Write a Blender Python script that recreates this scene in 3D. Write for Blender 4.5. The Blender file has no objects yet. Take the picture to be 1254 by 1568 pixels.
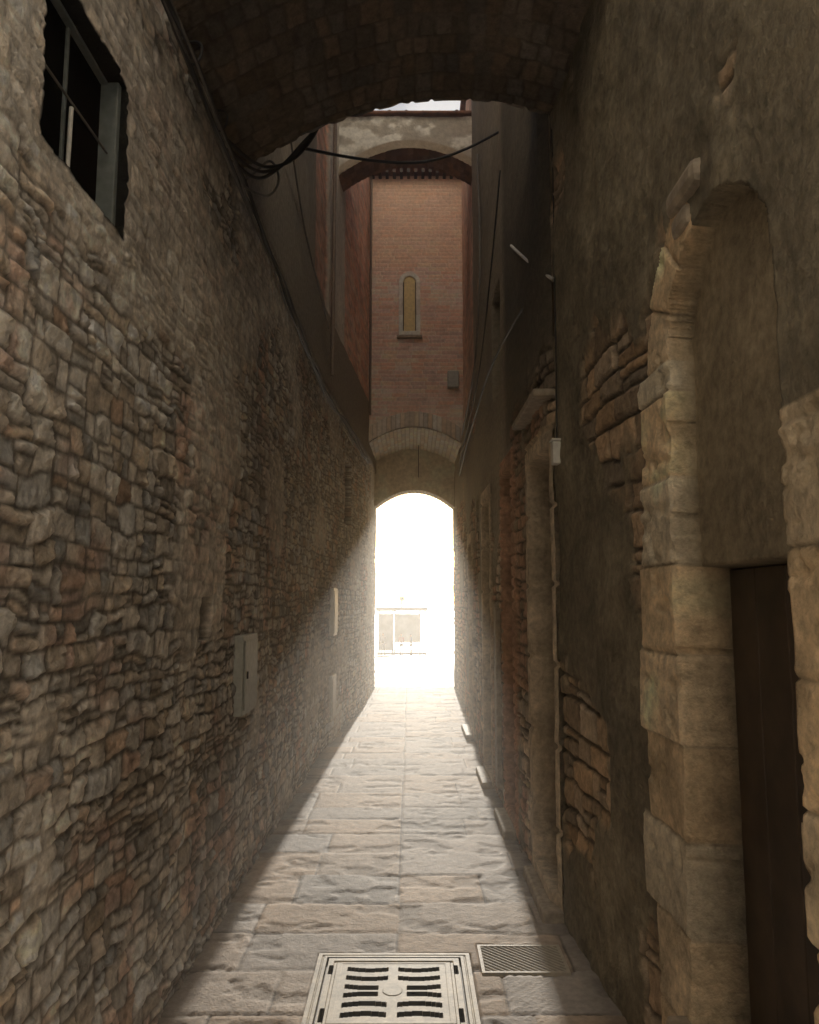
import bpy, math, random
import numpy as np
random.seed(3)

# ------------------------------------------------------------------ noise
def _h(a,b,s):
    n=(a*374761393+b*668265263+s*97463477)&0xffffffff
    n=((n^(n>>13))*1274126177)&0xffffffff
    return ((n^(n>>16))&0xffff)/65535.0
def vn(x,y,s):
    xi=np.floor(x).astype(np.int64); yi=np.floor(y).astype(np.int64)
    xf=x-xi; yf=y-yi
    xf=xf*xf*(3-2*xf); yf=yf*yf*(3-2*yf)
    a=_h(xi,yi,s);b=_h(xi+1,yi,s);c=_h(xi,yi+1,s);d=_h(xi+1,yi+1,s)
    return (a*(1-xf)+b*xf)*(1-yf)+(c*(1-xf)+d*xf)*yf
def fbm(x,y,s,o=4):
    t=0;amp=.5;tot=0
    for i in range(o):
        t=t+amp*vn(x,y,s+i*17); tot+=amp
        x=x*2.03+5.1;y=y*2.03+1.7;amp*=.5
    return t/tot
def ss(a,b,x):
    t=np.clip((x-a)/(b-a),0,1); return t*t*(3-2*t)
def lerp(a,b,t): return a+(b-a)*t
def mixc(c1,c2,t): return c1*(1-t[...,None])+np.array(c2)*t[...,None]
def box_mask(u,v,u0,u1,v0,v1): return ((u>u0)&(u<u1)&(v>v0)&(v<v1))

def rubble(u,v,seed,rh,sw,warp,split=.25,rnd=.022):
    uu=u+warp*2*(fbm(u*4,v*5,seed+1,3)-.5)
    vv=v+warp*2*(fbm(u*2.3,v*5,seed+2,3)-.5)+warp*.8*(vn(u*11,v*11,seed+3)-.5)
    uu=uu+warp*.8*(vn(u*13,v*12,seed+4)-.5)
    rs=np.random.RandomState(seed)
    vmin=vv.min()-.2; n=int((vv.max()-vmin)/rh[0])+4
    rows=vmin+np.concatenate([[0],np.cumsum(rs.uniform(rh[0],rh[1],n))])
    ri=np.clip(np.searchsorted(rows,vv)-1,0,len(rows)-2)
    lo=rows[ri];hi=rows[ri+1]
    umin=uu.min()-.5; m=int((uu.max()-umin)/sw[0])+4
    du=np.zeros_like(u);sid=np.zeros(u.shape,dtype=np.int64)
    lu=np.zeros_like(u)
    for r in np.unique(ri):
        mk=ri==r
        b=umin+np.concatenate([[0],np.cumsum(rs.uniform(sw[0],sw[1],m)**1.0)])-rs.uniform(0,.3)
        x=uu[mk]; k=np.clip(np.searchsorted(b,x)-1,0,len(b)-2)
        du[mk]=np.minimum(x-b[k],b[k+1]-x); sid[mk]=r*4096+k
        lu[mk]=(x-(b[k]+b[k+1])/2)/(b[k+1]-b[k])
    sp=_h(sid,sid*0+7,seed)<split
    mid=lo+(hi-lo)*(.4+.2*_h(sid,sid*0+9,seed))
    up=vv>mid
    lo2=np.where(sp&up,mid,lo);hi2=np.where(sp&~up,mid,hi)
    sid=np.where(sp&up,sid+2048,sid)
    dv=np.minimum(vv-lo2,hi2-vv)
    lv=(vv-(lo2+hi2)/2)/(hi2-lo2)
    a=np.maximum(rnd-du,0);b=np.maximum(rnd-dv,0)
    e=np.where((du<rnd)&(dv<rnd),rnd-np.sqrt(a*a+b*b),np.minimum(du,dv))
    z=sid*0
    return e,[_h(sid,z+k,seed+50) for k in range(4)],lu,lv

# ------------------------------------------------------------------ materials
def nm(name):
    m=bpy.data.materials.new(name);m.use_nodes=True
    nt=m.node_tree; return m,nt,nt.nodes['Principled BSDF']
def masonry(name,rough=.85,bs=60,bd=.006,spec=.3,var=.35):
    m,nt,p=nm(name);N=nt.nodes;L=nt.links
    at=N.new('ShaderNodeAttribute');at.attribute_name='Col'
    tc=N.new('ShaderNodeTexCoord')
    n1=N.new('ShaderNodeTexNoise');n1.inputs['Scale'].default_value=bs*.5;n1.inputs['Detail'].default_value=6;n1.inputs['Roughness'].default_value=.65
    n2=N.new('ShaderNodeTexNoise');n2.inputs['Scale'].default_value=bs*1.6;n2.inputs['Detail'].default_value=5
    L.new(tc.outputs['Object'],n1.inputs['Vector']);L.new(tc.outputs['Object'],n2.inputs['Vector'])
    mr=N.new('ShaderNodeMapRange');mr.inputs['From Min'].default_value=.3;mr.inputs['From Max'].default_value=.7
    mr.inputs['To Min'].default_value=1-var;mr.inputs['To Max'].default_value=1+var
    L.new(n1.outputs['Fac'],mr.inputs['Value'])
    mx=N.new('ShaderNodeVectorMath');mx.operation='SCALE'
    L.new(at.outputs['Color'],mx.inputs[0]);L.new(mr.outputs[0],mx.inputs['Scale'])
    L.new(mx.outputs[0],p.inputs['Base Color'])
    ad=N.new('ShaderNodeMath');ad.operation='ADD'
    L.new(n1.outputs['Fac'],ad.inputs[0]);L.new(n2.outputs['Fac'],ad.inputs[1])
    b=N.new('ShaderNodeBump');b.inputs['Strength'].default_value=.8;b.inputs['Distance'].default_value=bd
    L.new(ad.outputs[0],b.inputs['Height']);L.new(b.outputs[0],p.inputs['Normal'])
    p.inputs['Roughness'].default_value=rough
    p.inputs['Specular IOR Level'].default_value=spec
    return m
def plain(name,col,rough=.7,metal=0,var=.25,scale=20,bd=.003):
    m,nt,p=nm(name);N=nt.nodes;L=nt.links
    tc=N.new('ShaderNodeTexCoord');n1=N.new('ShaderNodeTexNoise')
    n1.inputs['Scale'].default_value=scale;n1.inputs['Detail'].default_value=6
    L.new(tc.outputs['Object'],n1.inputs['Vector'])
    cr=N.new('ShaderNodeValToRGB')
    cr.color_ramp.elements[0].position=.3;cr.color_ramp.elements[1].position=.7
    cr.color_ramp.elements[0].color=[c*(1-var) for c in col]+[1]
    cr.color_ramp.elements[1].color=[min(1,c*(1+var)) for c in col]+[1]
    L.new(n1.outputs['Fac'],cr.inputs[0]);L.new(cr.outputs[0],p.inputs['Base Color'])
    b=N.new('ShaderNodeBump');b.inputs['Strength'].default_value=.5;b.inputs['Distance'].default_value=bd
    L.new(n1.outputs['Fac'],b.inputs['Height']);L.new(b.outputs[0],p.inputs['Normal'])
    p.inputs['Roughness'].default_value=rough;p.inputs['Metallic'].default_value=metal
    return m
M_stone=masonry('rough_stone',.85,50,.008,spec=.2,var=.35)
M_plaster=masonry('old_plaster',.9,30,.006,spec=.2,var=.25)
M_brick=masonry('brickwork',.9,40,.004,spec=.2,var=.2)
M_pave=masonry('paving_stone',.75,55,.003,spec=.15,var=.2)
M_iron=masonry('cast_iron',.6,90,.001,spec=.3,var=.15)
M_wood=plain('dark_wood',(.05,.032,.02),.6,0,.4,12)
M_black=plain('black_cable',(.03,.028,.026),.6)
M_cable=plain('grey_cable',(.16,.145,.13),.6)
M_metal=plain('painted_metal',(.45,.46,.43),.6,.0,.15,30,.001)
M_pipe=plain('rusty_pipe',(.20,.15,.12),.6,.1,.25,30,.001)
M_frame=plain('window_frame_paint',(.17,.19,.185),.6,0,.2,30,.001)
M_white=plain('white_plastic',(.70,.68,.63),.5,0,.12,30,.001)
M_mass=plain('house_render',(.54,.44,.31),.9,0,.2,3,.01)
M_tile=plain('roof_tile',(.22,.11,.07),.85,0,.4,15,.01)
M_sill=plain('sill_stone',(.36,.30,.23),.7,0,.3,25,.01)
M_dark=plain('dark_interior',(.010,.009,.008),1.0)
M_dark.node_tree.nodes['Principled BSDF'].inputs['Specular IOR Level'].default_value=0
M_ground=plain('pale_ground',(.78,.73,.66),.5,0,.03,2,.002)
M_bounce=plain('cream_render',(.84,.79,.71),.8,0,.03,1,.002)
M_shut=plain('grey_shutter',(.45,.42,.37),.7,0,.2,3,.001)
M_kiosk=plain('kiosk_paint',(.16,.15,.14),.6,0,.06,5,.001)
M_glass=plain('shop_glass',(.20,.21,.22),.3,0,.3,1.5,.0)

# ------------------------------------------------------------------ mesh helpers
def empty(name):
    o=bpy.data.objects.new(name,None);bpy.context.collection.objects.link(o);return o
def link(name,me,mat,parent=None):
    o=bpy.data.objects.new(name,me);bpy.context.collection.objects.link(o)
    if mat: me.materials.append(mat)
    if parent: o.parent=parent
    return o
def sheet(name,P,N,h,col,mat,parent=None,keep=None,smooth=True):
    V=P+N*h[...,None]; nr,nc=h.shape
    idx=np.arange(nr*nc).reshape(nr,nc)
    q=np.stack([idx[:-1,:-1],idx[:-1,1:],idx[1:,1:],idx[1:,:-1]],-1).reshape(-1,4)
    if keep is not None: q=q[keep[:-1,:-1].reshape(-1)]
    me=bpy.data.meshes.new(name)
    me.vertices.add(nr*nc);me.vertices.foreach_set('co',V.astype(np.float32).reshape(-1))
    me.loops.add(q.size);me.loops.foreach_set('vertex_index',q.reshape(-1).astype(np.int32))
    me.polygons.add(len(q));me.polygons.foreach_set('loop_start',(np.arange(len(q))*4).astype(np.int32))
    me.polygons.foreach_set('loop_total',np.full(len(q),4,np.int32))
    me.polygons.foreach_set('use_smooth',np.full(len(q),smooth,bool))
    me.update(calc_edges=True)
    ca=me.color_attributes.new('Col','FLOAT_COLOR','POINT')
    c=np.ones((nr*nc,4),np.float32);c[:,:3]=np.clip(col,0,.82).reshape(-1,3)
    ca.data.foreach_set('color',c.reshape(-1))
    return link(name,me,mat,parent)
def box(name,lo,hi,mat,parent=None,bev=0):
    x0,y0,z0=lo;x1,y1,z1=hi
    me=bpy.data.meshes.new(name)
    v=[(x0,y0,z0),(x1,y0,z0),(x1,y1,z0),(x0,y1,z0),(x0,y0,z1),(x1,y0,z1),(x1,y1,z1),(x0,y1,z1)]
    f=[(0,3,2,1),(4,5,6,7),(0,1,5,4),(1,2,6,5),(2,3,7,6),(3,0,4,7)]
    me.from_pydata(v,[],f);me.update()
    o=link(name,me,mat,parent)
    if bev:
        b=o.modifiers.new('b','BEVEL');b.width=bev;b.segments=2
    return o
def tube(name,pts,r,mat,parent=None):
    cu=bpy.data.curves.new(name,'CURVE');cu.dimensions='3D';cu.bevel_depth=r;cu.bevel_resolution=2
    s=cu.splines.new('NURBS');s.points.add(len(pts)-1)
    for p,q in zip(s.points,pts):p.co=(*q,1)
    s.use_endpoint_u=True;s.order_u=3
    o=bpy.data.objects.new(name,cu);bpy.context.collection.objects.link(o);cu.materials.append(mat)
    if parent:o.parent=parent
    return o
def dgrid(a,b,k,mn):
    out=[a]
    while out[-1]<b: out.append(out[-1]+max(mn if out[-1]>1.3 else .03,k*out[-1]))
    out[-1]=b
    return np.array(out)

# ------------------------------------------------------------------ wall lines
YE=14.6
Ld=[-3,8.2,11.1,12.3,14.4,16.0];Lx=[-.97,-.97,-.78,-.71,-.66,-.65]
Rd=[-3,2.7,3.2,4.05,4.2,7.5,10,12.3,16.0];Rx=[.93,.90,.86,.815,.775,.745,.80,.87,.85]
def LX(d): return np.interp(d,Ld,Lx)
def RX(d): return np.interp(d,Rd,Rx)

def tint(base,r,amt=.5):
    f=(1-amt)+2*amt*r[0]
    c=np.array(base)*f[...,None]
    c=c*(1+.18*(r[1]-.5)[...,None]*np.array([1,0,-1.2]))
    return c
LOW=5.0;LOWR=5.2;TOP=8.9;TOPN=8.0  # house tops out of view kept low to let sky light in
# ================================================================== LEFT HOUSE
stone_house=empty('stone_house')
d=dgrid(.3,YE,.0042,.0085); z=np.arange(-.15,4.82,.009)
D,Z=np.meshgrid(d,z)
e,r,lu,lv=rubble(D,Z,11,(.045,.10),(.05,.17),.036,.28,.012)
e=e-.006*(fbm(D*28,Z*28,12,3)-.35)
h=.018*ss(.0,.012,e)*(.40+.9*r[2])
h+=ss(.0,.015,e)*((r[1]-.5)*.028*lu+(r[3]-.5)*.022*lv)
rough=fbm(D*20,Z*24,31,5); h+=.030*(rough-.5)
crack=np.abs(fbm(D*16,Z*30,37,4)-.5); h-=.010*ss(.05,.0,crack)*ss(.0,.02,e)
mort=.007+.016*(fbm(D*2,Z*2,39,3)-.4); h=np.maximum(h,mort+.006*(fbm(D*50,Z*50,38,2)-.5))
h+=.05*(fbm(D*.8,Z*.9,41,3)-.5)
pl=fbm(D*1.1,Z*1.3,52,5)
pm=ss(.49,.58,pl+.16*ss(1.9,2.9,Z)*ss(6,2,D)-.03*ss(1.4,.6,Z))
hp=.024+.016*(fbm(D*9,Z*9,61,4)-.5)+.05*(fbm(D*.8,Z*.9,41,3)-.5)+.006*ss(0,.03,e)
h=lerp(h,hp,pm*.7)
col=tint((.62,.57,.51),r,.42)
lightst=(r[3]>.66).astype(float)
col=mixc(col,(.82,.78,.72),lightst*.65)
redst=(r[1]>.965).astype(float);col=mixc(col,(.42,.27,.20),redst*.5)
rp=ss(.50,.72,fbm(D*2.5,Z*2.5,77,3)+.50*np.exp(-((D-3.6)/.45)**2-((Z-2.0)/.45)**2))*(r[0]>.4)  # red patch: brick tint, partly lens flare painted into the stones
col=mixc(col,(.55,.32,.24),rp*.6)
col=mixc(col,(.16,.14,.12),(1-ss(.000,.012,e))*.9)
col=mixc(col,(.74,.68,.60),pm*.6)
col*=(.55+.9*fbm(D*17,Z*19,73,4))[...,None]
st=fbm(D*.7,Z*1.2,71,4); col=col*(.65+.7*st)[...,None]
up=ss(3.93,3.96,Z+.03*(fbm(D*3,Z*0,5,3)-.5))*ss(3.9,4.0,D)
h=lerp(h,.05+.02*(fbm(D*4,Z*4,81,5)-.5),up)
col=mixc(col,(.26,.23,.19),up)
ni=box_mask(D,Z,3.55,3.72,1.42,1.62);h=np.where(ni,-.09,h);col=np.where(ni[...,None],np.array([.03,.025,.02]),col)
for (a,b) in ((2.22,2.44),(1.62,2.52),(3.1,1.2)):
    q=np.hypot(D-a,(Z-b))<.028;h=np.where(q,-.06,h)
wi=box_mask(D,Z,1.86,2.43,2.80,3.33);h=np.where(wi,-.075,h);col=np.where(box_mask(D,Z,1.85,2.445,2.79,3.34)[...,None],np.array([.015,.014,.012]),col)
wi=box_mask(D,Z,9.9,10.5,2.6,3.45);h=np.where(wi,-.12,h);col=np.where(wi[...,None],np.array([.05,.045,.04]),col)
P=np.stack([LX(D),D,Z],-1);Nn=np.zeros_like(P);Nn[...,0]=1
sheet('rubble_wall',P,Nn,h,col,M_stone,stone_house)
def leftup(D,Z):
    col=np.zeros(D.shape+(3,));col[:]=(.32,.28,.23)
    e,r,lu,lv=rubble(D,Z,91,(.06,.075),(.2,.27),.004,0)
    br=tint((.68,.40,.30),r,.3);br=mixc(br,(.60,.50,.42),1-ss(0,.01,e))
    a=ss(7.2,7.25,D)*(1-ss(8.4,8.42,D));col=col*(1-a[...,None])+br*.85*a[...,None]
    a=ss(8.4,8.42,D)*(1-ss(9.6,9.62,D));col=mixc(col,(.60,.55,.48),a)
    a=ss(9.6,9.62,D);col=col*(1-a[...,None])+br*a[...,None]
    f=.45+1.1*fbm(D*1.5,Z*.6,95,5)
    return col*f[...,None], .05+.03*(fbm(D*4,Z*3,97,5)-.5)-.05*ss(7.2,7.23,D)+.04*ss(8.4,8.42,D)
for nme,d0,d1,tp in (('upper_wall',4.0,9.2,TOPN),('upper_wall_rear',9.2,12.35,TOP)):
    d=np.arange(d0,d1+.001,.03); z=np.arange(4.8,tp,.03);D,Z=np.meshgrid(d,z)
    col,h=leftup(D,Z)
    P=np.stack([LX(D),D,Z],-1);Nn=np.zeros_like(P);Nn[...,0]=1
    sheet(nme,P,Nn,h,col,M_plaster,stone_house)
box('house_body_mid',(-4,4.0,-.1),(-1.28,9.19,TOPN),M_mass,stone_house)
box('house_body_tall',(-4,9.2,-.1),(-1.28,YE,TOP),M_mass,stone_house)
box('gable_step',(-1.27,9.2,TOPN-.1),(-.92,9.26,TOP),M_mass,stone_house)
box('house_body_low',(-4,.3,-.1),(-1.28,3.99,LOW),M_mass,stone_house)
box('unseen_low_wall',(-1.27,.3,4.83),(-.95,3.98,LOW),M_mass,stone_house)  # invented low top, out of view, shaped to admit sky light
box('unseen_low_coping',(-4,.25,LOW+.01),(-.92,3.98,LOW+.1),M_sill,stone_house,.02)
box('roof_mid',(-4.1,3.9,TOPN+.01),(-.86,9.18,TOPN+.12),M_tile,stone_house,.02)
box('roof',(-4.1,9.2,TOP+.01),(-.76,12.2,TOP+.12),M_tile,stone_house,.02)
tube('drainpipe',[(-.86,8.35,7.9),(-.86,8.35,6),(-.86,8.35,4.1)],.022,M_pipe,stone_house)
wx=-.99
box('window_jamb',(wx-.05,2.40,2.80),(wx+.015,2.428,3.33),M_frame,stone_house,.004)
box('window_sill',(wx-.05,1.87,2.80),(wx-.02,2.398,2.812),M_frame,stone_house,.003)
box('window_head',(wx-.05,1.87,3.318),(wx-.02,2.398,3.328),M_frame,stone_house,.003)
box('window_mullion',(wx-.043,2.13,2.815),(wx-.034,2.145,3.315),M_frame,stone_house,.002)
tube('window_stay',[(wx-.01,2.12,2.83),(wx-.01,2.125,3.05)],.007,M_white,stone_house)
tube('window_bar',[(wx-.01,1.87,3.06),(wx-.01,2.39,3.07)],.004,M_cable,stone_house)
box('window_dark_pane',(wx-.048,1.865,2.805),(wx-.044,2.425,3.325),M_dark,stone_house)

ub=empty('utility_box')
box('box_body',(-.98,4.30,.97),(-.915,4.70,1.41),M_metal,ub,.008)
box('box_door',(-.914,4.33,1.0),(-.907,4.67,1.38),M_metal,ub,.004)
box('box_lock',(-.906,4.36,1.17),(-.898,4.38,1.21),M_black,ub,.002)
for i,(a,z0,z1) in enumerate(((8.9,1.2,1.75),(8.85,.25,.75))):
    g=empty('wall_cabinet'if i==0 else 'wall_cabinet.001')
    x=float(LX(a))
    box('cabinet_body',(x-.02,a,z0),(x+.055,a+.45,z1),M_white,g,.006)
    box('cabinet_door',(x+.056,a+.03,z0+.03),(x+.064,a+.42,z1-.03),M_white,g,.003)

# ================================================================== RIGHT NEAR HOUSE (arched doorway)
ph=empty('plaster_house')
d=dgrid(.3,4.06,.0035,.0085); z=np.arange(-.15,4.82,.0095)
D,Z=np.meshgrid(d,z)
e,r,lu,lv=rubble(D,Z,211,(.08,.16),(.1,.32),.03,.25,.012)
hs=.024*ss(0,.015,e)*(.5+.8*r[2])+.018*(fbm(D*22,Z*22,213,5)-.5)
cs=tint((.44,.33,.23),r,.35);cs=mixc(cs,(.16,.13,.10),1-ss(.003,.015,e))
hp=.028+.05*(fbm(D*2.2,Z*2.2,215,5)-.5)+.018*(fbm(D*14,Z*14,216,5)-.5)
cp=np.zeros(D.shape+(3,));cp[:]=(.21,.18,.13)
cp*=(.5+1.0*fbm(D*6,Z*5,218,5))[...,None]
pm=ss(.40,.46,fbm(D*1.5,Z*1.2,219,5)+.10*ss(1.6,2.4,Z)-.10*ss(3.0,3.6,D)*ss(2.1,1.4,Z))
h=lerp(hs,hp,pm);col=cs*(1-pm[...,None])+cp*pm[...,None]
cd,cz,R0=2.135,2.40,.365
rr=np.hypot(D-cd,Z-cz); th=np.arctan2(Z-cz,D-cd)
ringw=.17
lowz=Z<=cz
wob=.012*(fbm(D*7,Z*7,230,3)-.5)*2
inside=np.where(lowz,np.abs(D-cd+wob)<R0,rr+wob<R0)
rowid=np.floor((Z+.02)/.29);jit=_h(rowid.astype(np.int64),rowid.astype(np.int64)*0,5)
jw=.28+.12*jit
jo=(~inside)&lowz&(D>cd)&(D<cd+R0+jw)
jn=(~inside)&lowz&(D<cd)&(D>cd-R0-(.22+.2*(1-jit)))&(Z<2.05)
ej=np.minimum(np.minimum(np.mod(Z+.02,.29),.29-np.mod(Z+.02,.29)),np.where(D>cd,cd+R0+jw-D,D-(cd-R0-(.22+.2*(1-jit)))))
ar=(~inside)&(~lowz)&(rr<R0+ringw+.05*(1-th))&(th<1.25)
ta=np.mod(th,.42);ea=np.minimum(np.minimum(ta,.42-ta)*rr,R0+ringw-rr+.05)
cut=(jo|jn|ar); ec=np.where(ar,ea,ej)
idc=np.where(ar,100+np.floor(th/.42),rowid+np.where(D>cd,0,50)).astype(np.int64)
rc=[_h(idc,idc*0+k,77) for k in range(4)]
hc=.042+.014*(rc[0]-.5)+.016*(fbm(D*8,Z*8,221,5)-.5)-.012*(1-ss(0,.010,ec))-.014*ss(.6,.75,fbm(D*12,Z*12,223,4))
cc=tint((.66,.54,.38),rc,.18);cc=mixc(cc,(.36,.29,.21),(1-ss(0,.008,ec))*.8)
cc*= (.5+1.0*fbm(D*5,Z*5,225,5))[...,None]
h=np.where(cut,hc,h);col=np.where(cut[...,None],cc,col)
ht=-.045+.02*(fbm(D*4,Z*4,227,4)-.5);ct=np.zeros_like(col);ct[:]=(.27,.22,.15);ct*=(.5+1.0*fbm(D*3,Z*3,228,5))[...,None]
h=np.where(inside,np.where(Z>1.71,ht,-.17),h);col=np.where(inside[...,None],np.where((Z>1.71)[...,None],ct,np.array([.03,.022,.015])),col)
h=np.where(inside&(Z<.30),.03,h);col=np.where((inside&(Z<.30))[...,None],np.array([.3,.24,.18]),col)
col*= (.4+1.2*fbm(D*.9,Z*1.1,229,4))[...,None]
P=np.stack([RX(D),D,Z],-1);Nn=np.zeros_like(P);Nn[...,0]=-1
sheet('plaster_wall',P,Nn,h,col,M_stone,ph)
for i in range(4):
    a=cd-R0-.01+i*.186
    box('door_plank_%d'%i,(1.035,a,.31),(1.06,a+.182,1.70),M_wood,ph,.004)
box('door_threshold',(.80,1.72,.02),(1.03,2.58,.315),M_sill,ph,.015)
box('door_step',(.74,1.7,-.05),(.83,2.62,.15),M_sill,ph,.02)
box('arch_corbel',(.84,2.16,2.84),(.93,2.42,2.93),M_sill,ph,.03)
box('arch_corbel_base',(.85,2.26,2.76),(.93,2.40,2.838),M_sill,ph,.025)
box('house_body_low',(1.2,.3,-.1),(4,4.05,LOWR),M_mass,ph)
box('unseen_low_wall',(.88,.3,4.83),(1.19,4.0,LOWR),M_mass,ph)  # unseen top, kept low so sky light reaches the near walls
box('unseen_low_coping',(.84,.25,LOWR+.01),(4,4.0,LOWR+.1),M_sill,ph,.02)

# ================================================================== RIGHT FAR HOUSE
sh=empty('stone_house.001')
def rightwall(D,Z,fine):
    e,r,lu,lv=rubble(D,Z,311,(.06,.12),(.08,.26),.03,.25,.012)
    h=.024*ss(0,.015,e)*(.4+.9*r[2])+.018*(fbm(D*20,Z*20,313,4)-.5)+.03*(fbm(D*.9,Z*.9,314,3)-.5)
    col=tint((.58,.47,.36),r,.4)
    rd=ss(.38,.5,fbm(D*1.3,Z*1.3,319,3))*(r[0]>.25);col=mixc(col,(.56,.31,.21),rd*.75)
    col=mixc(col,(.15,.12,.095),1-ss(.003,.015,e))
    pm=ss(.52,.60,fbm(D*.9,Z*1.0,315,5)+.25*ss(2.6,3.2,Z))
    h=lerp(h,.03+.02*(fbm(D*4,Z*4,317,4)-.5),pm);col=mixc(col,(.30,.26,.20),pm*.9)
    dk=ss(2.6,2.9,Z)*(1-ss(5.6,5.9,D));col=col*(1-.6*dk)[...,None]  # deep shade on the upper wall darkened into the colour
    e2,r2,_,_=rubble(D,Z,331,(.06,.075),(.2,.27),.004,0)
    br=tint((.66,.42,.32),r2,.3);br=mixc(br,(.60,.50,.42),1-ss(0,.01,e2))
    a=ss(4.2,4.25,Z)*ss(8.6,8.65,D);col=col*(1-a[...,None])+br*a[...,None]
    h=h-.04*a
    col=col*(.6+.8*fbm(D*.8,Z*.8,335,4))[...,None]
    return h,col
d=dgrid(4.06,YE,.0042,.015); z=np.arange(-.15,4.82,.014)
D,Z=np.meshgrid(d,z);h,col=rightwall(D,Z,True)
doors=[(4.12,4.68,.12,2.42),(5.45,5.95,.10,2.55),(6.85,7.4,.10,2.5),(9.2,9.9,.1,2.3)]
for i,(a,b,c,f) in enumerate(doors):
    fr=box_mask(D,Z,a-.12,b+.12,-1,f+.14);h=np.where(fr,.045+.014*(fbm(D*9,Z*9,340,4)-.5)-.015*(np.mod(Z,.42 if i!=1 else .08)<.02),h)
    fc=np.array([.62,.51,.38]) if i!=1 else np.array([.54,.31,.21])
    col=np.where(fr[...,None],fc*(.5+1.0*fbm(D*6,Z*6,341,5))[...,None],col)
    mk=box_mask(D,Z,a,b,c,f);h=np.where(mk,-.22,h);col=np.where(mk[...,None],np.array([.025,.02,.016]),col)
for (a,b,c,f) in [(8.0,8.4,1.9,2.7),(6.0,6.5,3.3,4.2)]:
    mk=box_mask(D,Z,a,b,c,f);h=np.where(mk,-.12,h);col=np.where(mk[...,None],np.array([.04,.035,.03]),col)
P=np.stack([RX(D),D,Z],-1);Nn=np.zeros_like(P);Nn[...,0]=-1
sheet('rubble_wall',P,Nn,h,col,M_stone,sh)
for nme,d0,d1,tp in (('upper_wall',4.06,9.2,TOPN),('upper_wall_rear',9.2,12.35,TOP)):
    d=np.arange(d0,d1+.001,.03); z=np.arange(4.8,tp,.03);D,Z=np.meshgrid(d,z);h,col=rightwall(D,Z,False)
    P=np.stack([RX(D),D,Z],-1);Nn=np.zeros_like(P);Nn[...,0]=-1
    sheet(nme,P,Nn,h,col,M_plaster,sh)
box('house_body_mid',(1.2,4.06,-.1),(4,9.19,TOPN),M_mass,sh)
box('house_body_tall',(1.2,9.2,-.1),(4,YE,TOP),M_mass,sh)
box('gable_step',(.80,9.2,TOPN-.1),(1.19,9.26,TOP),M_mass,sh)
box('roof_mid',(.72,4.02,TOPN+.01),(4.1,9.18,TOPN+.12),M_tile,sh,.02)
box('roof',(.76,9.2,TOP+.01),(4.1,12.2,TOP+.12),M_tile,sh,.02)
for i,(a,b,c,f) in enumerate(doors):
    x=float(RX(a))
    box('door_sill_%d'%i,(x-.13,a-.06,-.03),(x+.2,b+.06,.06),M_sill,sh,.015)
    box('door_leaf_%d'%i,(x+.17,a,.10),(x+.2,b,f),M_wood,sh)
box('stone_ledge',(.67,4.08,2.71),(.80,4.95,2.75),M_sill,sh,.01)
box('door_shutter',(.66,5.98,.2),(.70,6.12,1.55),M_sill,sh,.006)
lamp=empty('electric_box')
box('box_body',(.745,3.94,2.31),(.80,4.01,2.43),M_white,lamp,.008)
box('box_lid',(.74,3.935,2.431),(.805,4.015,2.443),M_white,lamp,.004)
tube('box_conduit',[(.775,3.98,2.45),(.785,3.99,3.0),(.79,4.0,4.2)],.004,M_black,lamp)

# ================================================================== NEAR VAULT
vault=empty('stone_vault')
vx=[-1.02,-.85,-.6,-.3,.1,.5,.8,.98];vz=[3.93,4.05,4.18,4.32,4.40,4.385,4.31,4.22]
xs=np.arange(-1.02,.981,.01)
cf=np.polyfit(vx,vz,4)
def VZ(x): return np.polyval(cf,x)
d=np.arange(2.80,4.021,.01);X,D=np.meshgrid(xs,d)
e,r,lu,lv=rubble(X,D,411,(.10,.16),(.06,.10),.018,.05,.008)
vp=ss(.45,.6,fbm(X*2.5,D*2.5,417,4))
h=-.0+.010*ss(0,.012,e)*(.5+.6*r[2])*(1-.7*vp)+.022*(fbm(X*12,D*12,413,5)-.5)
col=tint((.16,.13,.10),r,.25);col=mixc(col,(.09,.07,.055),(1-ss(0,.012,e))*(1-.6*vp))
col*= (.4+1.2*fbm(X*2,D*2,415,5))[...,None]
P=np.stack([X,D,VZ(X)],-1);Nn=np.zeros_like(P);Nn[...,2]=-1
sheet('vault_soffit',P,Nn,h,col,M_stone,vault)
for nme,dd,s in(('arch_face',4.02,1),('arch_face_rear',2.80,-1)):
    t=np.linspace(0,1,60);X,T=np.meshgrid(xs,t);Zz=VZ(X)-.01+T*(4.9-VZ(X)+.01)
    e,r,_,_=rubble(X,Zz,421,(.08,.14),(.1,.25),.02)
    h=.02*ss(0,.02,e);col=tint((.3,.25,.2),r,.4)
    P=np.stack([X,X*0+dd,Zz],-1);Nn=np.zeros_like(P);Nn[...,1]=s
    sheet(nme,P,Nn,h,col,M_stone,vault)
box('vault_deck',(-.94,2.79,4.9),(.87,4.03,4.98),M_sill,vault,.01)

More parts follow.
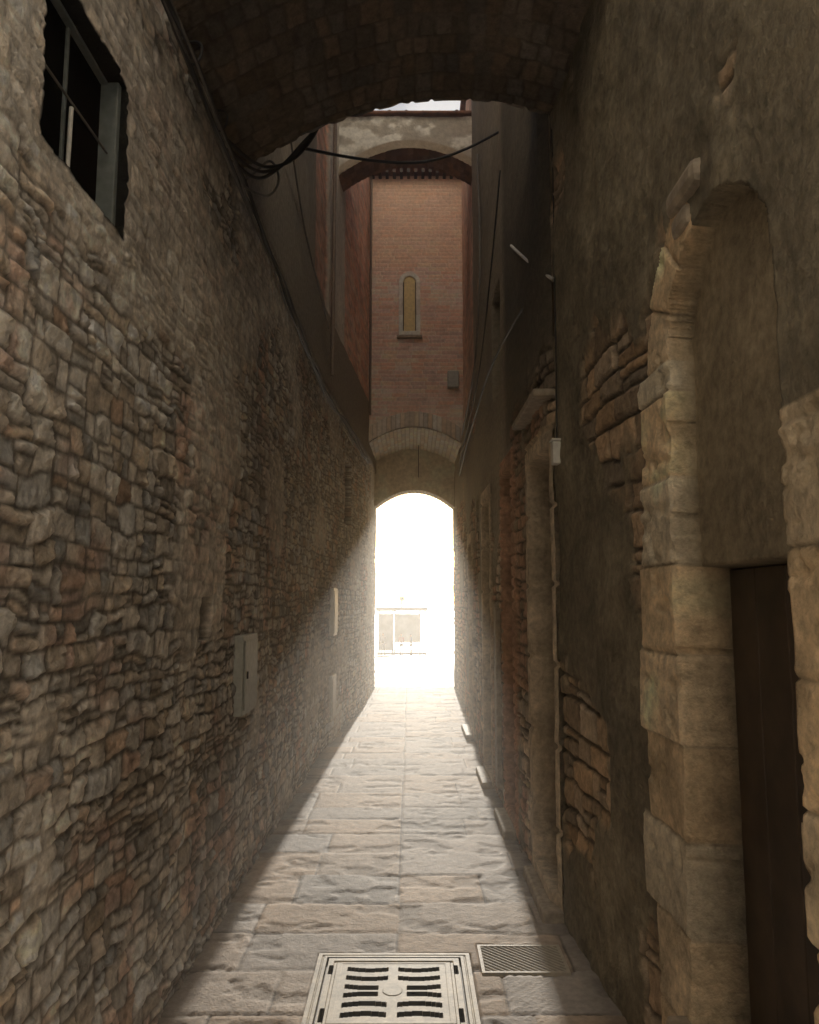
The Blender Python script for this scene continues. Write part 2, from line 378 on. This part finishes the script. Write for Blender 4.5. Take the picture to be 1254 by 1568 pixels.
# ================================================================== FLYING ARCH
fa=empty('flying_arch')
xs=np.arange(-1.0,.95,.012)
def FZ(x): return 7.20-.28*((x-.03)/.8)**2
t=np.linspace(0,1,50);X,T=np.meshgrid(xs,t);Zz=FZ(X)+T*(7.62-FZ(X))
P=np.stack([X,X*0+9.0,Zz],-1);Nn=np.zeros_like(P);Nn[...,1]=-1
f=fbm(X*5,Zz*7,431,6);h=.010*ss(.40,.65,f)
col=np.zeros(P.shape);col[:]=(.42,.38,.33);col=mixc(col,(.80,.77,.71),ss(.42,.62,f)*.9)
rg=ss(.12,.10,Zz-FZ(X));col=mixc(col,(.36,.29,.22),rg)
sheet('arch_wall',P,Nn,h,col,M_plaster,fa)
P=np.stack([X,X*0+9.4,Zz],-1);sheet('arch_wall_rear',P,-Nn,h,col,M_plaster,fa)
dd=np.linspace(8.99,9.41,20);X,D=np.meshgrid(xs,dd);P=np.stack([X,D,FZ(X)],-1);Nn=np.zeros_like(P);Nn[...,2]=-1
e,r,_,_=rubble(X,D,433,(.1,.14),(.06,.075),.003,0)
sheet('arch_soffit',P,Nn,.01*ss(0,.01,e),tint((.3,.2,.15),r,.3),M_brick,fa)
box('coping',(-1.0,8.93,7.625),(.95,9.47,7.66),M_tile,fa,.01)
for i in range(9):
    tube('coping_tile_%d'%i,[(-.88+i*.21,8.97,7.668),(-.88+i*.21,9.5,7.67)],.018+.012*random.random(),M_tile,fa)

# ================================================================== BRICK HOUSE over the passage
bh=empty('brick_house')
RY=14.15
def AZ(x): return 4.42-.30*((x-.08)/.8)**2
def BZ(x): return 3.66-.32*((x-.09)/.74)**2
xs=np.arange(-.95,1.1,.0105);t=np.linspace(0,1,400);X,T=np.meshgrid(xs,t);Zz=AZ(X)+T*(8.75-AZ(X))
e,r,_,_=rubble(X,Zz,511,(.062,.07),(.22,.27),.004,0,rnd=.004)
h=.008*ss(0,.008,e)
col=tint((.82,.54,.45),r,.16);col=mixc(col,(.82,.74,.66),(1-ss(.0,.010,e))*.8)
st=fbm(X*1.2,Zz*.9,513,4);col=mixc(col,(.82,.68,.58),ss(.5,.75,st)*.5);col*=(.78+.5*fbm(X*5,Zz*5,515,4))[...,None]
pt=ss(6.9,7.3,Zz+.3*(st-.5));col=mixc(col,(.80,.56,.40),pt*.5)
vr=Zz-AZ(X);ring=vr<.25;tv=np.mod(X,.075);ev=np.minimum(tv,.075-tv)
idv=np.floor(X/.075).astype(np.int64);rv=[_h(idv,idv*0+k,9) for k in range(4)]
cv=tint((.76,.66,.57),rv,.25);cv=mixc(cv,(.38,.31,.25),1-ss(0,.008,ev))
h=np.where(ring,.02*ss(0,.008,ev)+.008,h);col=np.where(ring[...,None],cv,col)
def inwin(cx,zb,zt,w):
    zc=zt-w; return np.where(Zz<zc,(np.abs(X-cx)<w)&(Zz>zb),np.hypot(X-cx,Zz-zc)<w)
su=inwin(-.0,5.95,7.05,.175);gl=inwin(-.0,6.03,6.97,.105)
h=np.where(su,.025,h);col=np.where(su[...,None],np.array([.82,.76,.70])*(.8+.4*_h(np.floor(Zz/.14).astype(np.int64),idv*0,3))[...,None],col)
h=np.where(gl,.0,h);col=np.where(gl[...,None],np.array([.82,.66,.36]),col)
P=np.stack([X,X*0+12.3,Zz],-1);Nn=np.zeros_like(P);Nn[...,1]=-1
sheet('brick_facade',P,Nn,h,col,M_brick,bh)
box('window_frame_l',(-.108,12.27,6.04),(-.092,12.295,6.86),M_wood,bh)
box('window_frame_r',(.092,12.27,6.04),(.108,12.295,6.86),M_wood,bh)
box('window_sill',(-.21,12.22,5.90),(.21,12.31,5.945),M_sill,bh,.006)
d=np.arange(12.29,RY+.05,.012)
def soffit(name,fn,d,sd):
    X,D=np.meshgrid(np.arange(-.95,1.1,.012),d)
    e,r,_,_=rubble(D,X,sd,(.06,.075),(.2,.27),.006,0)
    h=.014*ss(0,.012,e)+.006*(fbm(D*9,X*9,7,3)-.5)
    col=tint((.82,.74,.64),r,.15);col=mixc(col,(.50,.43,.36),1-ss(0,.01,e))
    P=np.stack([X,D,fn(X)],-1);Nn=np.zeros_like(P);Nn[...,2]=-1
    sheet(name,P,Nn,h,col,M_brick,bh)
soffit('passage_vault',AZ,d,521)
soffit('rear_arch_soffit',BZ,np.arange(RY,YE+.01,.012),523)
for nme,dd,top,s in(('rear_arch_inner',RY,4.6,-1),('rear_facade',YE+.01,8.75,1)):
    xs=np.arange(-.95,1.1,.02);t=np.linspace(0,1,80);X,T=np.meshgrid(xs,t);Zz=BZ(X)+T*(top-BZ(X))
    P=np.stack([X,X*0+dd,Zz],-1);Nn=np.zeros_like(P);Nn[...,1]=s
    col=np.zeros(P.shape);col[:]=(.82,.75,.65);col*=(.8+.4*fbm(X*4,Zz*4,531,4))[...,None]
    sheet(nme,P,Nn,X*0,col,M_plaster,bh)
box('rear_mass_l',(-4,YE-.3,-.1),(-.93,YE+.02,8.75),M_mass,bh)
box('rear_mass_r',(1.05,YE-.3,-.1),(4,YE+.02,8.75),M_mass,bh)
box('roof',(-3,12.05,8.76),(3,YE+.3,8.84),M_tile,bh,.01)
for i in range(18): box('rafter_%d'%i,(-1.0+i*.12,12.07,8.69),(-.95+i*.12,12.29,8.757),M_wood,bh)
for i in range(15): tube('roof_tile_%d'%i,[(-.95+i*.14,12.0,8.87),(-.95+i*.14,13.5,9.0)],.05,M_tile,bh)
tube('downpipe',[(-.64,12.22,8.7),(-.64,12.22,4.6)],.02,M_pipe,bh)
box('meter_box',(.62,12.16,5.05),(.80,12.28,5.32),M_metal,bh,.01)
tube('lantern_cord',[(.16,13.6,4.38),(.16,13.6,3.8)],.008,M_black,bh)
tb=empty('orange_tower')
X,Zz=np.meshgrid(np.arange(-2.5,.05,.02),np.arange(8.8,12.5,.02))
e,r,_,_=rubble(X,Zz,541,(.062,.075),(.22,.27),.004,0);col=tint((.6,.28,.14),r,.3)
col=np.where(((np.abs(X+.75)<.12))[...,None],np.array([.7,.67,.6]),col)
P=np.stack([X,X*0+16.6,Zz],-1);Nn=np.zeros_like(P);Nn[...,1]=-1
sheet('tower_front',P,Nn,.008*ss(0,.01,e),col,M_brick,tb)
box('tower_body',(-2.5,16.62,4.9),(.03,18.5,12.5),M_mass,tb)
box('tower_base',(-2.6,YE+.05,8.86),(.04,16.58,9.0),M_tile,tb)
box('tower_roof',(-2.7,16.4,12.51),(.2,18.7,12.7),M_tile,tb,.02)
box('tower_pier',(-2.5,16.62,-.3),(-1.6,18.5,4.89),M_mass,tb)

# ================================================================== STREET
d=dgrid(.2,YE+.15,.0042,.009);xs=np.arange(-1.15,1.151,.0105);X,D=np.meshgrid(xs,d)
rs=np.random.RandomState(8)
rows=[-.2]
while rows[-1]<17.5: rows.append(rows[-1]+rs.uniform(.28,.46))
rows=np.array(rows)
Dw=D+.012*(fbm(X*3,D*3,601,3)-.5)*2
ri=np.searchsorted(rows,Dw)-1
ed=np.minimum(Dw-rows[ri],rows[ri+1]-Dw)
Xw=X+.012*(fbm(X*3,D*3,603,3)-.5)*2+.055
j1=_h(ri,ri*0,1);j2=_h(ri,ri*0,2)
bd=[np.full(X.shape,-1.5),-.62+.3*(j1-.5),np.zeros(X.shape),.60+.4*(j2-.5),np.full(X.shape,1.6)]
ex=np.full(X.shape,9.);ci=np.zeros(X.shape,dtype=np.int64)
for k,b in enumerate(bd):
    ex=np.minimum(ex,np.abs(Xw-b)); ci+=(Xw>b).astype(np.int64)
e=np.minimum(ed,ex);sid=ri*8+ci
r=[_h(sid,sid*0+k,66) for k in range(4)]
h=.005*ss(.0,.012,e-.006*(fbm(X*30,D*30,605,2)-.3))+.002*(r[0]-.5)+.003*(fbm(X*4,D*4,607,4)-.5)+.004*(fbm(X*22,D*22,609,4)-.5)
h+=(r[1]-.5)*.004*(Dw-rows[ri])
pit=ss(.58,.68,fbm(X*6,D*9,611,4)+.12*ss(.3,.65,X));h-=.005*pit
gro=(r[2]>.55)*(.5+.5*np.sin((X*.7+D*.7*np.where(r[3]>.5,1,-1))*2*math.pi/.03))*.002*(D<7);h+=gro
col=tint((.52,.44,.375),r,.08);col=mixc(col,(.16,.135,.11),1-ss(.0,.007,e));col*=(.7+.6*fbm(X*2.5,D*2.5,613,5))[...,None]
col*=(1-.25*pit)[...,None]
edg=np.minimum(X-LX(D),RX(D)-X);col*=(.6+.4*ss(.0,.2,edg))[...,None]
cx0,cx1,cy0,cy1=-.41,.27,3.03,3.71
mk=box_mask(X,D,cx0,cx1,cy0,cy1);h=np.where(mk,-.05,h)
mk2=box_mask(X,D,.31,.70,3.52,3.80);h=np.where(mk2,-.02,h)
P=np.stack([X,D,X*0],-1);Nn=np.zeros_like(P);Nn[...,2]=1
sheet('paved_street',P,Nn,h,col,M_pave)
u=np.arange(0,.6801,.0034);U,V=np.meshgrid(u,u)
c=.34;a=np.maximum(np.abs(U-c),np.abs(V-c))
h=np.full(U.shape,.010)
drk=np.zeros(U.shape,bool)
def cutm(m,dep):
    global h,drk
    h=np.where(m,dep,h);drk|=m
h=np.where(np.abs(a-.318)<.004,.007,h)
cutm((a<.297)&(a>.290),-.004)
h=np.where((a<.262)&(a>.250),.007,h)
inn=(np.abs(U-c)<.225)&(np.abs(V-c)<.235)
h=np.where(inn,.009,h)
for k in range(6):
    v0=.15+k*.076
    for s in(-1,1):
        du=s*(U-c)
        bow=v0-.020*np.sin(np.clip(du,0,.2)/.2*math.pi)*np.sign(k-2.5)*.7
        x0=.06 if k in(2,3) else .022
        cutm((np.abs(V-bow)<.017)&(du>x0)&(du<.20),-.035)
emb=(np.hypot(U-c,V-c)<.04)&~drk;h=np.where(emb,.0105,h)
for s in(-1,1):
    for (v0,v1) in((.10,.20),(.48,.56)):
        cutm((np.abs(U-c-s*.273)<.009)&(V>v0)&(V<v1),-.02)
dl=drk.copy();dl[1:]|=drk[:-1];dl[:-1]|=drk[1:]
col=np.zeros(U.shape+(3,));col[:]=(.50,.44,.34);col*=(.5+1.0*fbm(U*14,V*14,621,5))[...,None]
col=np.where(dl[...,None],np.array([.05,.043,.035]),col)
P=np.stack([cx0+U,cy0+V,U*0],-1);Nn=np.zeros_like(P);Nn[...,2]=1
sheet('manhole_cover',P,Nn,h,col,M_iron,smooth=False)
u=np.arange(0,.3901,.0035);v=np.arange(0,.2801,.0035);U,V=np.meshgrid(u,v)
sg=np.sin((U+V)*2*math.pi/.03)
h=.007+.002*sg;b=np.minimum(np.minimum(U,.39-U),np.minimum(V,.28-V));h=np.where(b<.018,.010,h);h=np.where(b<.003,-.03,h)
col=np.zeros(U.shape+(3,));col[:]=(.48,.42,.33);col=np.where((sg<0)[...,None]&(b>.018)[...,None],col*.6,col)
P=np.stack([.31+U,3.52+V,U*0],-1);Nn=np.zeros_like(P);Nn[...,2]=1
sheet('inspection_cover',P,Nn,h,col,M_iron,smooth=False)

prof=[(-300,-.06),(YE,-.06),(YE+.1,-.012),(20,-.15),(58,-2.47),(75,-2.5),(900,-2.5)]
me=bpy.data.meshes.new('ground');vs=[];fs=[]
for (y,zz) in prof: vs+=[(-500,y,zz),(500,y,zz)]
for i in range(len(prof)-1): fs.append((2*i,2*i+1,2*i+3,2*i+2))
me.from_pydata(vs,[],fs);link('ground',me,M_ground)

# added unseen building behind the camera, invented to bounce warm sunlight into the lane
pal=empty('bounce_building')
FY=-5.0
box('facade',(-24,FY-8,-.1),(24,FY,27),M_bounce,pal)
box('cornice',(-24.5,FY-8.5,27.01),(24.5,FY+.6,27.6),M_bounce,pal,.1)
for j,zz in enumerate((4.2,10.6,17.0)):
    box('string_course_%d'%j,(-24,FY+.002,zz),(24,FY+.12,zz+.25),M_bounce,pal,.03)
for i in range(6):
    for j,zz in enumerate((1.2,6.4,12.8,19.4)):
        x=-20+i*8.0
        box('window_%d_%d'%(i,j),(x-.5,FY+.002,zz),(x+.5,FY+.03,zz+2.0),M_dark,pal)
        box('shutter_l_%d_%d'%(i,j),(x-1.02,FY+.002,zz),(x-.52,FY+.07,zz+2.0),M_shut,pal,.01)
        box('shutter_r_%d_%d'%(i,j),(x+.52,FY+.002,zz),(x+1.02,FY+.07,zz+2.0),M_shut,pal,.01)
        box('sill_%d_%d'%(i,j),(x-.7,FY+.002,zz-.16),(x+.7,FY+.2,zz-.02),M_bounce,pal,.02)

# ================================================================== CABLES
cb=empty('cable_bundle')
rs=np.random.RandomState(5)
for k in range(5):
    pts=[]
    for a in np.arange(.8,12.2,.35):
        pts.append((float(LX(a))+.05+.018*k*.6+rs.uniform(-.006,.012),a,3.86-.028*k+rs.uniform(-.02,.02)+(.05*math.sin(a*1.3+k))))
    tube('cable_%d'%k,pts,[.012,.009,.007,.01,.006][k],M_black if k%2 else M_cable,cb)
for k in range(3):
    tube('cable_drop_%d'%k,[(-.90,3.5+.1*k,3.84),(-.82,3.8,3.86-.05*k),(-.70,4.0,3.98),(-.60,4.06,4.1+.03*k),(-.50,4.08,4.28),(-.46,4.08,4.45)],.009,M_black,cb)
tube('cable_loop',[(-.9,3.9,3.82),(-.8,4.05,3.8),(-.72,4.1,3.95),(-.78,4.1,4.1),(-.86,4.08,4.0),(-.9,4.0,3.9)],.007,M_cable,cb)
for k,a in enumerate((2.6,2.95,3.4)):
    tube('cable_hook_%d'%k,[(-.93,a,3.9),(-.86,a,3.92),(-.86,a,3.82),(-.9,a,3.8)],.006,M_black,cb)
tube('overhead_cable',[(-.6,4.1,4.15),(-.2,4.6,4.35),(.3,5.3,4.8),(.78,6,5.5)],.010,M_black)
cw=empty('wall_cable')
tube('strut_cable',[(.78,4.0,3.33),(.74,4.6,3.7),(.72,5.2,4.1)],.010,M_white,cw)
tube('drooping_cable',[(.70,7.5,6.2),(.68,7.0,5.0),(.66,7.2,4.2),(.68,8,3.9),(.76,11,4.0)],.010,M_cable,cw)
tube('run_cable',[(.70,4.6,3.4),(.67,6,3.55),(.66,7.5,3.45),(.74,10,3.6),(.8,12.2,3.6)],.008,M_black,cw)
tube('run_cable_2',[(.70,5.6,4.9),(.67,6.6,3.9),(.70,8.5,3.7),(.8,12.2,3.8)],.006,M_black,cw)
tube('conduit',[(-.88,5,5.2),(-.86,5.6,4.7),(-.87,6.6,4.6),(-.88,8.1,4.55)],.008,M_cable,cb)

# ================================================================== KIOSK and PEOPLE far off
kz=-2.47;ky=60
ki=empty('kiosk')
box('plinth',(-2.5,ky,kz),(1.3,ky+3,kz+.15),M_kiosk,ki,.02)
for i,x in enumerate((-2.4,-1.35,-1.2,.75,1.15)): box('post_%d'%i,(x,ky,kz+.15),(x+.12,ky+.12,kz+3.3),M_kiosk,ki,.01)
box('roof_beam',(-2.6,ky-.2,kz+3.3),(1.4,ky+3.1,kz+3.6),M_kiosk,ki,.03)
box('glass_front',(-1.08,ky+.14,kz+.9),(.75,ky+.16,kz+3.1),M_glass,ki)
box('glass_side',(-2.28,ky+.14,kz+.3),(-1.35,ky+.16,kz+3.1),M_glass,ki)
tube('lantern_post',[(-.6,ky+.3,kz+3.6),(-.6,ky+.3,kz+4.1)],.05,M_kiosk,ki)
box('lantern',(-.78,ky+.15,kz+4.1),(-.42,ky+.5,kz+4.4),M_kiosk,ki,.04)
M_skin=plain('skin',(.5,.33,.25),.6);M_hair=plain('hair',(.05,.035,.025),.7)
def person(name,x,y,z,H,ctop,cleg,step=.12,turn=0):
    root=empty(name);k=H/1.72
    mt=plain(name+'_shirt',ctop,.8);ml=plain(name+'_trousers',cleg,.8)
    def mk(nm_,vs,ed,rad,mat):
        me=bpy.data.meshes.new(nm_);me.from_pydata([(a*k,b*k,c*k) for a,b,c in vs],ed,[]);me.update()
        o=link(nm_,me,mat,root)
        bpy.context.view_layer.objects.active=o
        o.modifiers.new('s','SKIN')
        if not me.skin_vertices: 
            with bpy.context.temp_override(object=o,active_object=o): bpy.ops.mesh.customdata_skin_add()
        for i,q in enumerate(me.skin_vertices[0].data):
            q.radius=(rad[i]*k,rad[i]*k*.8); q.use_root=(i==0)
        s=o.modifiers.new('ss','SUBSURF');s.levels=1;s.render_levels=2
        return o
    mk('legs',[(0,0,.95),(-.09,0,.88),(-.1,step,.48),(-.1,step*.9-.03,.09),(-.1,step+.1,.04),(.09,0,.88),(.1,-step*.4,.48),(.1,-step,.09),(.1,-step+.12,.04)],
       [(0,1),(1,2),(2,3),(3,4),(0,5),(5,6),(6,7),(7,8)],[.14,.095,.062,.045,.035,.095,.062,.045,.035],ml)
    mk('torso',[(0,0,.95),(0,0,1.15),(0,0,1.36),(0,0,1.46),(-.19,0,1.39),(-.23,.02,1.12),(-.22,.1,.9),(.19,0,1.39),(.23,-.02,1.12),(.22,.03,.9)],
       [(0,1),(1,2),(2,3),(2,4),(4,5),(5,6),(2,7),(7,8),(8,9)],[.15,.14,.15,.06,.065,.048,.036,.065,.048,.036],mt)
    mk('head',[(0,0,1.48),(0,.01,1.56),(0,0,1.66)],[(0,1),(1,2)],[.05,.085,.075],M_skin)
    mk('hair',[(0,-.02,1.62),(0,-.02,1.69)],[(0,1)],[.09,.07],M_hair)
    mk('hand_l',[(-.22,.11,.88),(-.22,.14,.8)],[(0,1)],[.035,.025],M_skin)
    mk('hand_r',[(.22,.03,.88),(.22,.05,.8)],[(0,1)],[.035,.025],M_skin)
    root.location=(x,y,z);root.rotation_euler=(0,0,turn)
person('pedestrian',-1.95,57.6,-2.45,1.75,(.12,.12,.14),(.06,.06,.08),.12,.4)
person('pedestrian.001',-.6,57.4,-2.44,1.70,(.3,.12,.1),(.07,.08,.12),.06,2.6)
person('pedestrian.002',.1,57.9,-2.47,1.65,(.1,.13,.2),(.08,.07,.06),.1,-1.2)

# ================================================================== HAZE (volume added for the glow along the lane)
hz=bpy.data.materials.new('glow_haze');hz.use_nodes=True
nt=hz.node_tree;nt.nodes.clear()
vs_=nt.nodes.new('ShaderNodeVolumeScatter');vs_.inputs['Density'].default_value=.015;vs_.inputs['Anisotropy'].default_value=.66
vs_.inputs['Color'].default_value=(1,.98,.95,1)
oo=nt.nodes.new('ShaderNodeOutputMaterial');nt.links.new(vs_.outputs[0],oo.inputs['Volume'])
box('haze',(-12,-4.8,-3),(12,21,14),hz)

# ================================================================== LIGHT
EL,AZI=math.radians(12.5),math.radians(1.3)
w=bpy.data.worlds.new('World');bpy.context.scene.world=w;w.use_nodes=True
nt=w.node_tree;bg=nt.nodes['Background'];sk=nt.nodes.new('ShaderNodeTexSky')
sk.sky_type='NISHITA';sk.sun_disc=False;sk.sun_elevation=EL;sk.sun_rotation=AZI;sk.dust_density=1.0;sk.air_density=1.0;sk.ozone_density=.3
nt.links.new(sk.outputs[0],bg.inputs[0]);bg.inputs[1].default_value=.15
from mathutils import Vector
sd=bpy.data.lights.new('sun','SUN');sd.energy=5;sd.angle=math.radians(.5);sd.color=(1,.92,.80)
so=bpy.data.objects.new('sun',sd);bpy.context.collection.objects.link(so)
dv=Vector((math.sin(AZI)*math.cos(EL),math.cos(AZI)*math.cos(EL),math.sin(EL)))
so.rotation_euler=dv.to_track_quat('Z','Y').to_euler();so.location=(0,30,20)

cam=bpy.data.cameras.new('camera');co=bpy.data.objects.new('camera',cam);bpy.context.collection.objects.link(co)
cam.sensor_fit='VERTICAL';cam.sensor_height=24;cam.lens=24*770/1024;cam.clip_end=2000;cam.clip_start=.05
co.location=(0,0,1.6);co.rotation_euler=(math.radians(96.6),0,0)
sc=bpy.context.scene;sc.camera=co
sc.view_settings.view_transform='Standard';sc.view_settings.look='None';sc.view_settings.exposure=0
